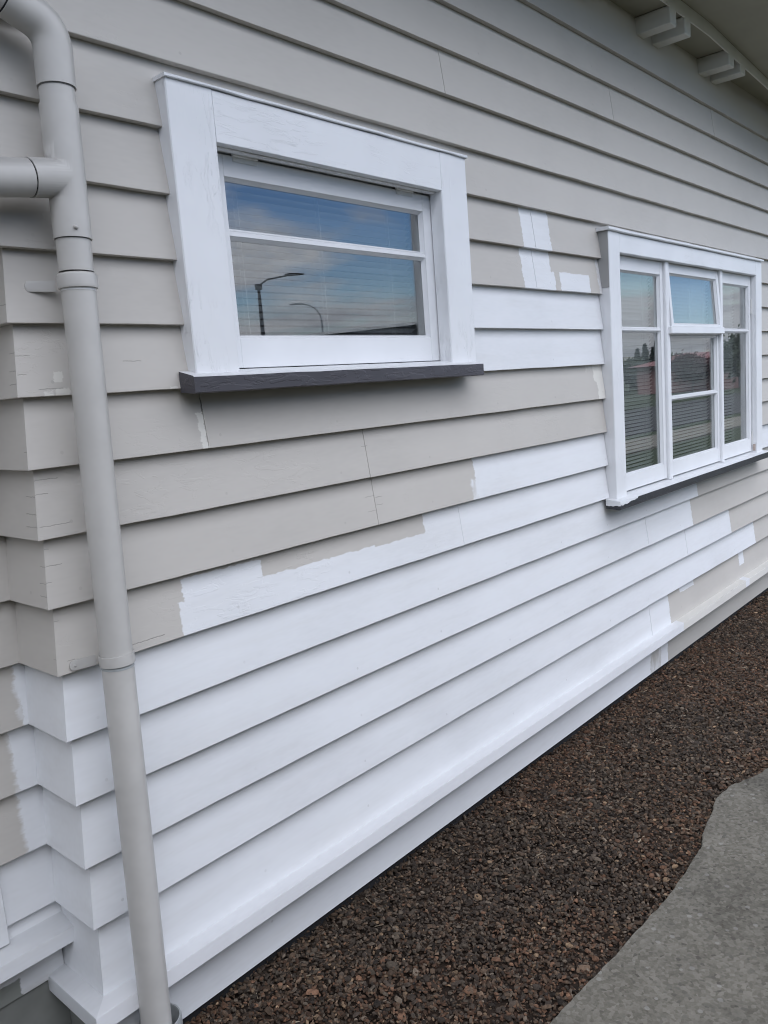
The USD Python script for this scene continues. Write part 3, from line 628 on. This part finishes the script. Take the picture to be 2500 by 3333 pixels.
# clips
def clip(zc, wy, dome_, label=None):
    cx = px(zc); c = obj('saddle_clip', cat(
        lathe((cx, PY, zc), [(RP + .0005, .019), (RP + .004, .017), (RP + .0062, .012), (RP + .0062, -.010), (RP + .0045, -.015), (RP + .0005, -.015)] if dome_ else [(RP + .0004, .0125), (RP + .0032, .0125), (RP + .0036, .011), (RP + .0036, -.0125), (RP + .0032, -.014), (RP + .0004, -.014)], 48),
        hull([(cx - .083 + .010 * math.cos(a) * 1.0, yy, zc - .004 + .0125 * math.sin(a)) for a in np.linspace(math.pi / 2, 3 * math.pi / 2, 9) for yy in (wy, wy + .004)] + [(cx - .03, yy, zc - .004 + s * .0125) for s in (-1, 1) for yy in (-.012, -.0075)])), M_pipe, dp, label=label)
    obj('screw', lathe((0, 0, 0), [(0, .0026), (.003, .0022), (.0045, 0.0)], 16).apply_transform(trimesh.transformations.rotation_matrix(math.pi / 2, [1, 0, 0])).apply_translation([cx - .080, .0035, zc - .004]), M_pipe, c) if False else \
        obj('screw', trimesh.creation.icosphere(2, .0045).apply_translation([cx - .080, wy + .0005, zc - .004]), M_pipe, dp)
clip(1.978, .0085, True); clip(1.087, -.0035, False)
obj('pipe_ring', seg(1.957, 1.9645, RP + .0004), M_pvc, dp, label='strip of bare white plastic under the upper clip')
obj('pipe_ring', seg(1.064, 1.071, RP + .0006), M_socket, dp)
obj('drain_socket', lathe((px(0) + .016, PY + .004, 0), [(.0480, -.04), (.0480, .098), (.0490, .106), (.0530, .106), (.0545, .102), (.0545, -.04)], 48), M_socket, dp, label='wider grey drain socket in the ground')

# ------------------------------------------------------------------ ground
def ground_mat(name, cols, scale, bump_d, rough=.9, bscale=None):
    N = Net(); g = N.add("geometry"); P = f'{g}.position'
    n1 = N.noise(scale, P, 6.0, .65); n2 = N.noise(scale * .12, P, 3.0)
    col = N.ramp(N.math("add", N.math("multiply", n1, .7), N.math("multiply", n2, .3)), [(0.3, cols[0]), (0.5, cols[1]), (0.7, cols[2])])
    bm = N.add("bump", {"strength": .7, "distance": bump_d}, height=N.noise(bscale or scale * 2, P, 5.0, .7)) + '.normal'
    return N.build(name, N.add("principled_bsdf", {"roughness": rough, "specular_ior_level": .2}, base_color=col, normal=bm) + '.BSDF')
M_soil = ground_mat('mulch_soil', [(.018, .013, .010), (.032, .022, .016), (.052, .033, .022)], 45.0, .01)
M_grass = ground_mat('lawn_grass', [(.024, .034, .016), (.034, .048, .021), (.048, .060, .030)], 9.0, .03)
M_asphalt = ground_mat('road_asphalt', [(.04, .04, .042), (.05, .05, .052), (.06, .06, .062)], 20.0, .004)
def grid(x0, x1, y0, y1, nx, ny, zf):
    X, Y = np.meshgrid(np.linspace(x0, x1, nx), np.linspace(y0, y1, ny), indexing='ij'); Zv = zf(X, Y)
    i, j = np.meshgrid(np.arange(nx - 1), np.arange(ny - 1), indexing='ij'); a = (i * ny + j).ravel()
    f = np.vstack([np.stack([a, a + ny, a + ny + 1], 1), np.stack([a, a + ny + 1, a + 1], 1)])
    return trimesh.Trimesh(np.stack([X, Y, Zv], -1).reshape(-1, 3), f, process=False)
obj('ground', grid(-400, 400, -400, 400, 2, 2, lambda X, Y: X * 0 - .10), M_grass, kind='structure', label='mown lawn and open ground around the house', category='ground')
obj('mulch_bed', grid(-2.5, 9.5, -1.25, .03, 240, 30, lambda X, Y: -.034 + .014 * (noise(np.stack([X * 9, Y * 9, X * 0], -1)) - .5) - .012 * np.clip((Y + .10) / .1, 0, 1) + 0.012 * (noise(np.stack([X * 2, Y * 2, X * 0 + 5], -1)) - .5)), M_soil, kind='structure', label='bed of dark bark mulch along the foot of the wall', category='garden bed', smooth=True)
EDGE = [(-6, -.62), (-2.5, -.66), (-.5, -.74), (.3, -.775), (.8, -.803), (1.136, -.827), (1.5, -.843), (1.72, -.832), (1.80, -.826)]
EDGE2 = [(1.806, -.822), (1.87, -.808), (1.931, -.793), (2.05, -.772), (2.194, -.745), (2.26, -.748), (2.323, -.76), (2.38, -.785), (2.433, -.809), (2.541, -.837), (2.9, -.90), (3.6, -.97), (5, -1.0), (9.5, -1.0)]
def path_edge(x): return np.interp(x, [p[0] for p in EDGE + EDGE2], [p[1] for p in EDGE + EDGE2])
def concrete():
    N = Net(); g = N.add("geometry"); P = f'{g}.position'
    vo = N.add("voronoi_texture", {"scale": 95.0, "randomness": 1.0}, vector=P); vo2 = N.add("voronoi_texture", {"scale": 42.0, "randomness": 1.0}, vector=P)
    sp = N.add("separate_color", color=f'{vo}.color'); sp2 = N.add("separate_color", color=f'{vo2}.color')
    fine = N.noise(160.0, P, 3.0, .6); big = N.noise(2.2, P, 5.0, .6); mid = N.noise(14.0, P, 4.0, .65)
    tone = N.math("add", N.math("add", N.math("multiply", f'{sp}.r', .27), N.math("multiply", fine, .28)), N.math("add", N.math("multiply", big, .30), N.math("multiply", mid, .25)))
    col = N.ramp(tone, [(0.25, (.078, .070, .054)), (0.42, (.135, .124, .100)), (0.60, (.195, .181, .150)), (0.85, (.27, .252, .212))])
    stone = N.math("multiply", N.math("greater_than", f'{sp2}.r', .90), N.math("less_than", f'{vo2}.distance', .32))
    col = N.mix(N.math("multiply", stone, .45), col, (.36, .35, .32))
    dark = N.math("multiply", N.math("greater_than", f'{sp}.g', .93), .35); col = N.mix(dark, col, (.05, .048, .042))
    st = N.ramp(N.noise(1.3, P, 6.0, .7), [(.40, 0.70), (.52, 1.0), (.66, 1.10)]); col = N.mix(1.0, col, st, 'multiply')
    h = N.math("add", N.math("multiply", f'{vo}.distance', -.5), N.math("add", mid, N.math("multiply", fine, .5)))
    bm = N.add("bump", {"strength": .55, "distance": .004}, height=h) + '.normal'
    return N.build('weathered_concrete', N.add("principled_bsdf", {"roughness": .85, "specular_ior_level": .25}, base_color=col, normal=bm) + '.BSDF')
M_conc = concrete()
path = thing('concrete_path', 'weathered grey concrete path along the mulch bed', 'path', kind='structure')
from shapely.geometry import Polygon
def slab(edge, outer, top, rough_amp, seed):
    pts = []
    for (xa, ya), (xb_, yb_) in zip(edge[:-1], edge[1:]):
        L = math.hypot(xb_ - xa, yb_ - ya); n = max(2, int(min(L / .012, 60)))
        for t_ in np.linspace(0, 1, n, endpoint=False):
            x, y = xa + (xb_ - xa) * t_, ya + (yb_ - ya) * t_
            w = (fbm(np.array([[x * 22, y * 22, seed]]), 3)[0] - .5) * rough_amp; pts.append((x, y + w))
    pts.append(edge[-1]); poly = Polygon(pts + outer)
    low = trimesh.creation.extrude_polygon(poly.buffer(0), .12, engine='earcut'); low.apply_translation([0, 0, top - .124])
    up = trimesh.creation.extrude_polygon(poly.buffer(-.003), .004, engine='earcut'); up.apply_translation([0, 0, top - .004])
    return cat(low, up)
J = [(1.86, -.95), (1.90, -1.03), (2.06, -1.4), (2.5, -2.7)]
obj('slab', slab(EDGE, J + [(-6, -2.7)], 0.002, .010, 1), M_conc, path)
obj('slab', slab(EDGE2, [(9.5, -2.7)] + [(x + .006, y) for x, y in J[::-1]], -.004, .022, 2), M_conc, path, label='far slab with a broken edge')
obj('joint_fill', box(1.7, 2.6, -2.7, -.84, -.06, -.012), M_soil, path)

# bark chips: a few shapes in a few browns, thousands of them
def chip_mat(name, base, var):
    N = Net(); g = N.add("geometry"); oi = N.add("object_info")
    n = N.noise(120.0, f'{g}.position', 4.0, .65)
    col = N.mix(1.0, base, N.ramp(n, [(0.3, 1 - var), (0.7, 1 + var)]), "multiply")
    col = N.mix(1.0, col, N.ramp(f'{oi}.random', [(0.0, .35), (0.5, .85), (0.9, 1.35), (1.0, 2.0)]), "multiply")
    bm = N.add("bump", {"strength": .6, "distance": .002}, height=n) + '.normal'
    return N.build(name, N.add("principled_bsdf", {"roughness": .82, "specular_ior_level": .3}, base_color=col, normal=bm) + '.BSDF')
CH = [chip_mat('bark_dark', (.060, .045, .034), .35), chip_mat('bark_brown', (.112, .075, .050), .35), chip_mat('bark_red', (.135, .074, .045), .35), chip_mat('bark_grey', (.128, .100, .074), .3), chip_mat('bark_tan', (.23, .155, .095), .3)]
inst = UsdGeom.PointInstancer.Define(stage, '/World/bark_mulch')
data(inst.GetPrim(), label='loose bark chips covering the garden bed', category='bark mulch', kind='stuff')
protos = []
r = np.random.default_rng(3)
for mi in range(5):
    for si in range(4):
        n = 13; L = 1.0; w_ = (.5, .65, .42, .8)[si]; t_ = (.20, .16, .24, .15)[si]
        ang = np.sort(r.uniform(0, 2 * np.pi, n)); rad = r.uniform(.72, 1.0, n)
        top = np.stack([np.cos(ang) * rad * .5 * L, np.sin(ang) * rad * .5 * w_, r.normal(0, .05, n) * t_ + t_ * .5], 1)
        bot = top * [1.05, 1.05, 1]; bot[:, 2] -= t_; 
        ridge = np.stack([r.uniform(-.3, .3, 3), r.uniform(-.12, .12, 3), np.full(3, t_ * .72)], 1)
        me = hull(np.vstack([top * [.88, .86, 1], bot, ridge]))
        p = f'/World/bark_mulch/chip_{len(protos):03d}' if protos else '/World/bark_mulch/chip'
        usdkit.mesh(stage, p, me, CH[mi], smooth=20); protos.append(p)
sl = cbox(-.5, .5, -.035, .035, -.03, .03, .01)
p = '/World/bark_mulch/twig'; usdkit.mesh(stage, p, sl, chip_mat('pale_twig', (.38, .31, .22), .25), smooth=20); protos.append(p)
inst.CreatePrototypesRel().SetTargets([Sdf.Path(q) for q in protos])
pos, ori, sca, idx = [], [], [], []
def qmul(a, b):
    w, x, y, z = a.T; W, X, Y, Z = b.T
    return np.stack([w * W - x * X - y * Y - z * Z, w * X + x * W + y * Z - z * Y, w * Y - x * Z + y * W + z * X, w * Z + x * Y - y * X + z * W], 1)
def scatter(n, x0, x1, size, zoff):
    x = r.uniform(x0, x1, n); lo = path_edge(x) + .003; y = lo + (.028 - lo) * r.uniform(0, 1, n)
    s_ = size * np.exp(r.normal(0, .36, n)); warm = fbm(np.stack([x * 2.1, y * 2.6, np.full(n, 2.2)], 1), 3)[:, None]
    wt = np.array([.34, .30, .12, .20, .04]) * np.where(warm > .55, [.7, 1.1, 2.6, .6, 1.3], np.where(warm < .47, [1.2, .9, .4, 1.25, .9], 1.0))
    wt = np.cumsum(wt / wt.sum(1, keepdims=True), 1); mi = np.minimum((r.uniform(size=(n, 1)) > wt).sum(1), 4)
    k_ = mi * 4 + r.integers(4, size=n); tw = r.uniform(size=n) < .0014; k_[tw] = 20; s_[tw] = r.uniform(.025, .06, tw.sum())
    def rot(a, ax):
        q = np.zeros((n, 4)); q[:, 0] = np.cos(a / 2); q[:, ax] = np.sin(a / 2); return q
    q = qmul(rot(r.uniform(0, 2 * np.pi, n), 3), qmul(rot(r.normal(0, .26, n), 2), rot(r.normal(0, .32, n), 1)))
    gz = -.024 + zoff + r.uniform(-.005, .006, n) - .010 * np.clip((y + .10) / .1, 0, 1) - .006 * np.clip(1 - (y - lo) / .06, 0, 1) + .010 * (noise(np.stack([x * 7, y * 7, x * 0 + 3], 1)) - .5)
    ori.extend(Gf.Quath(*map(float, v_)) for v_ in q); pos.append(np.stack([x, y, gz], 1)); sca.append(np.stack([s_, s_, s_ * r.uniform(.8, 1.3, n)], 1)); idx.append(k_)
for zo in (-.004, .001, .006):
    scatter(16000, -.9, 2.4, .0125, zo); scatter(14000, 2.4, 5.2, .0135, zo); scatter(6000, 5.2, 9.3, .019, zo)
inst.CreatePositionsAttr(Vt.Vec3fArray.FromNumpy(np.vstack(pos).astype(np.float32))); inst.CreateOrientationsAttr(Vt.QuathArray(ori)); inst.CreateScalesAttr(Vt.Vec3fArray.FromNumpy(np.vstack(sca).astype(np.float32))); inst.CreateProtoIndicesAttr(Vt.IntArray.FromNumpy(np.concatenate(idx).astype(np.int32)))

# ------------------------------------------------------------------ what the panes mirror: the other side of the street
def bear(x, z_, az, dist, el):
    a, e = math.radians(az), math.radians(el); return np.array([x + dist * math.sin(a), -dist * math.cos(a), z_ + dist * math.tan(e)])
M_lampdark = plain('lamp_dark_steel', (.03, .03, .033), rough=.45); M_galv = plain('galvanised_steel', (.24, .25, .26), rough=.45, metallic=.6)
def street_lamp(base, top, head, mat, flare, curved, label):
    p = thing('street_lamp', label, 'street lamp', loc=(base[0], base[1], -.1)); h = top[2] + .1
    b = np.array([base[0], base[1], -.1])
    prof = [(flare * 1.1, 0), (flare, 4.7), (flare * .72, 5.2), (.10, 5.9), (.075, h - .1)] if flare > .1 else [(.11, 0), (.08, h * .6), (.06, h)]
    obj('pole', lathe((0, 0, 0), prof + [(0.0, prof[-1][1])], 20), mat, p)
    rel_t, rel_h = top - b, head - b
    if curved:
        pts = [rel_t + (rel_h - rel_t) * np.array([1 - math.cos(t_), 1 - math.cos(t_), math.sin(t_)]) for t_ in np.linspace(0, math.pi / 2, 10)]
        pts = [np.array([0, 0, rel_t[2]])] + pts[1:]
        obj('arm', tube(pts, .045, 12), mat, p)
    else:
        obj('arm', tube([np.array([0, 0, rel_t[2] - .02]), rel_t * [0, 0, 1] + (rel_h - rel_t) * [.3, .3, .62], rel_h], .042, 12), mat, p)
        obj('pole_cap', cbox(-.14, .14, -.14, .14, rel_t[2] - .22, rel_t[2] + .06, .02), mat, p)
    dv = rel_h - rel_t; dv[2] = 0; dv /= np.linalg.norm(dv); sd = np.array([-dv[1], dv[0], 0])
    pts = []
    for a_, w_, t_ in ((-.25, .06, .05), (.0, .14, .08), (.45, .13, .06), (.75, .05, .03)):
        for s_ in (-1, 1):
            for z_ in (-.5, 1): pts.append(rel_h + dv * a_ + sd * s_ * w_ + np.array([0, 0, t_ * z_]))
    obj('lamp_head', hull(pts), mat, p)
street_lamp(bear(.76, 0, 40.4, 40, 0) * [1, 1, 0], bear(.76, 2.01, 40.4, 40, 7.7), bear(.88, 2.05, 42.6, 40, 8.25), M_lampdark, .15, False, 'dark street lamp with a flared foot, mirrored in the single window')
street_lamp(bear(1.01, 0, 44.5, 55, 0) * [1, 1, 0], bear(1.01, 1.9, 44.5, 55, 5.1), bear(.93, 1.96, 43.1, 55, 6.3), M_galv, .05, True, 'pale curved street lamp further off across the street')
# long low building with a dark fascia
M_dark = plain('shop_fascia', (.10, .10, .11), rough=.6); M_wallb = plain('shop_wall', (.20, .19, .15), rough=.8); M_gutter = plain('shop_gutter', (.5, .5, .5), rough=.5); M_shopglass = plain('shop_window', (.03, .035, .04), rough=.1)
bp = thing('shop_building', 'long low shop with a dark fascia across the street', 'shop')
A_, B_ = bear(.9, 0, 42.3, 37, 0), bear(1.55, 0, 54.5, 33, 0); ax = (B_ - A_); Lb = np.linalg.norm(ax); ax /= Lb; nb = np.array([ax[1], -ax[0], 0]); nb = nb if nb[1] < 0 else -nb
def bbox_(a0, a1, d0, d1, z0, z1): return hull([A_ + ax * a + nb * d_ + np.array([0, 0, z_]) for a in (a0, a1) for d_ in (d0, d1) for z_ in (z0, z1)])
zt0 = 1.9 + 34.5 * math.tan(math.radians(4.45))
obj('wall', bbox_(.1, Lb + 3, .5, 9, -.1, zt0 - .75), M_wallb, bp); obj('fascia', bbox_(0, Lb + 3.1, 0, 9.3, zt0 - .75, zt0 - .05), M_dark, bp); obj('gutter', bbox_(0, Lb + 3.1, -.12, 0, zt0 - .12, zt0), M_gutter, bp)
obj('roof', hull([A_ + ax * a + nb * d_ + np.array([0, 0, z_]) for a in (0, Lb + 3.1) for d_, z_ in ((0, zt0 - .04), (9.3, zt0 - .04), (9.3, zt0 + .02), (4.6, zt0 + .12))]), M_dark, bp)
for q in range(2): obj('shop_window', bbox_(.6 + q * 4.0, 4.0 + q * 4.0, .42, .6, .5, 2.4), M_shopglass, bp)
tm = text_mesh('MSI UOE', .36, .03, True); 
tv = tm.vertices.copy(); sgn = -1.0     # seen from the house the text runs against the building axis
tm.vertices = (A_ + ax * (Lb - 1.6)) + np.outer(tv[:, 0], -ax) + np.outer(tv[:, 1], [0, 0, 1]) + np.outer(tv[:, 2], -nb) + np.array([0, 0, zt0 - .55]) - nb * .01
obj('sign_lettering', tm, M_shopglass, bp)
# red roofed house, cypresses, a broad tree
M_redroof = plain('red_roof', (.20, .075, .075), rough=.6); M_brick = plain('pink_brick', (.24, .13, .12), rough=.85)
rp_ = thing('red_roofed_house', 'low house with a dull red roof across the street', 'house', loc=bear(4.2, 0, 69.6, 62, 0))
obj('wall', box(-4.5, 4.5, -3, 3, -.1, 2.0), M_brick, rp_)
obj('roof', hull([(-5, -3.5, 1.95), (5, -3.5, 1.95), (-5, 3.5, 1.95), (5, 3.5, 1.95), (-2.6, 0, 2.75), (2.6, 0, 2.75)]), M_redroof, rp_)
obj('window', cbox(-2.4, -.9, 2.98, 3.03, .7, 1.6, .01), M_shopglass, rp_); obj('window', cbox(.9, 2.4, 2.98, 3.03, .7, 1.6, .01), M_shopglass, rp_); obj('door', cbox(-.45, .45, 2.98, 3.04, -.05, 1.85, .01), M_dark, rp_)
def leaf_mat(name, base):
    N = Net(); oi = N.add("geometry"); col = N.mix(1.0, base, N.ramp(f'{oi}.random_per_island', [(0, .55), (.6, 1.0), (1, 1.6)]), "multiply")
    a = N.add("principled_bsdf", {"roughness": .6, "specular_ior_level": .3}, base_color=col); b = N.add("translucent_bsdf", {}, color=col)
    return N.build(name, N.add("mix_closure", {"fac": .3}, closure1=a + '.BSDF', closure2=b + '.BSDF') + '.closure')
M_cyp = leaf_mat('cypress_leaf', (.022, .038, .018)); M_leaf = leaf_mat('broad_leaf', (.05, .075, .028)); M_redleaf = leaf_mat('red_leaf', (.11, .035, .035)); M_bark = plain('tree_bark', (.07, .055, .045), rough=.9)
def leaves(c, sz, r_):
    n = len(c); a = r_.normal(size=(n, 3)); a /= np.linalg.norm(a, axis=1)[:, None]; b = np.cross(a, r_.normal(size=(n, 3))); b /= np.linalg.norm(b, axis=1)[:, None]
    s_ = (sz * r_.uniform(.6, 1.4, n))[:, None]; v = np.stack([c - a * s_, c + b * s_ * .5, c + a * s_, c - b * s_ * .5], 1).reshape(-1, 3)
    k_ = np.arange(n)[:, None] * 4; f = np.vstack([k_ + [0, 1, 2], k_ + [0, 2, 3]]); return trimesh.Trimesh(v, f, process=False)
def tree(name, label, at, h, rad, mat, shape, seed, n=2600, sz=.16, group=None):
    p = thing(name, label, 'tree', loc=(at[0], at[1], -.1), group=group); r_ = np.random.default_rng(seed); trunk_h = h * (.12 if shape == 'spire' else .35)
    limbs = [tube([(0, 0, 0), (.05 * h * .1, 0, trunk_h * .6), (0, .02, h * (.85 if shape == 'spire' else .6))], [.03 * h * .7, .022 * h * .7, .006 * h], 9)]
    for q in range(5):
        a = q * 2.4; limbs.append(tube([(0, 0, trunk_h * (.7 + .08 * q)), (rad * .35 * math.cos(a), rad * .35 * math.sin(a), h * .55), (rad * .6 * math.cos(a), rad * .6 * math.sin(a), h * .72)], [.012 * h, .008 * h, .003 * h], 6)) if shape != 'spire' else None
    obj('trunk', cat(*[l for l in limbs if l is not None]), M_bark, p)
    if shape == 'spire':
        t_ = r_.uniform(0, 1, n) ** 1.4; a = r_.uniform(0, 2 * np.pi, n); rr = rad * (1 - t_) ** .75 * np.sqrt(r_.uniform(.3, 1, n)) * (1 + .25 * np.sin(a * 3 + t_ * 20)); c = np.stack([rr * np.cos(a), rr * np.sin(a), h * (.06 + .94 * t_)], 1)
    else:
        cl = r_.normal(size=(26, 3)); cl /= np.linalg.norm(cl, axis=1)[:, None]; cl *= r_.uniform(.35, .85, (26, 1)); k_ = r_.integers(26, size=n); q = r_.normal(size=(n, 3)) * .2; q = cl[k_] + q
        c = q * [rad, rad, h * .36] + [0, 0, h * .64]
    obj('crown', leaves(c, sz, r_), mat, p, smooth=False)
for i, (x, az, dist, top_el, lab) in enumerate(((3.30, 65.75, 75, 1.45, 'left one of the cypress spires across the street, mirrored in the left light'), (3.36, 66.25, 75, 1.75, 'second cypress spire across the street, mirrored in the left light'), (3.54, 66.95, 70, 1.95, 'tallest cypress spire across the street, mirrored by the mullion'), (3.52, 66.7, 95, 1.5, 'palest, farthest cypress spire across the street'))):
    b = bear(x, 0, az, dist, 0); tree('cypress_tree', lab, b, 1.75 + dist * math.tan(math.radians(top_el)) + .1, .65, M_cyp, 'spire', 10 + i)
for i, (az, dist, h, rad, mat, lab) in enumerate(((72.6, 48, 3.7, 1.3, M_leaf, 'round green tree across the street, mirrored in the right light'), (67.6, 66, 3.0, 1.7, M_leaf, 'low bushy tree between the cypresses and the red roof'), (69.2, 56, 2.7, 1.6, M_redleaf, 'dark red leaved tree in front of the red roof'), (64.9, 70, 2.9, 2.2, M_leaf, 'spreading bush left of the cypresses'))):
    tree('garden_tree', lab, bear(4.0, 0, az, dist, 0), h, rad, mat, 'round', 30 + i)
obj('road', box(-80, 120, -14.5, -8.0, -.16, -.07), M_asphalt, kind='structure', label='asphalt street in front of the house', category='road')
obj('footpath', box(-80, 120, -7.2, -5.8, -.14, -.05), M_conc, kind='structure', label='concrete footpath beside the street', category='footpath')

# hedges on the garden's left and front boundary, behind and beside the photographer
M_hedge = leaf_mat('hedge_leaf', (.035, .055, .02))
def hedge(label, x0, x1, y0, y1, h, seed, n):
    p = thing('garden_hedge', label, 'hedge', loc=((x0 + x1) / 2, (y0 + y1) / 2, -.1)); r_ = np.random.default_rng(seed)
    a, b = (x1 - x0) / 2, (y1 - y0) / 2
    c = np.stack([r_.uniform(-a, a, n), r_.uniform(-b, b, n), r_.uniform(.05, h, n)], 1)
    k_ = np.argmax(np.abs(c / [a, b, h / 2] - [0, 0, 1]), 1)                  # most leaves sit near the clipped faces
    for q in range(n):
        if r_.uniform() < .8:
            j = k_[q]; lim = (a, b, h / 2)[j]; mid = (0, 0, h / 2)[j]; c[q, j] = mid + math.copysign(lim, c[q, j] - mid) + r_.normal(0, .07)
    obj('foliage', leaves(c, .085, r_), M_hedge, p, smooth=False)
    obj('stem', cat(*[cyl((u * a, v_ * b, 0), (u * a, v_ * b, h * .8), .03, 7, .012) for u in np.linspace(-.95, .95, 9 if a > b else 2) for v_ in np.linspace(-.95, .95, 2 if a > b else 9)]), M_bark, p)
hedge('clipped green hedge along the left side of the garden', -3.9, -2.8, -7.0, -.9, 3.4, 51, 16000)
hedge('clipped green hedge along the front of the garden', -4.6, 3.1, -4.4, -3.6, 2.75, 52, 26000)
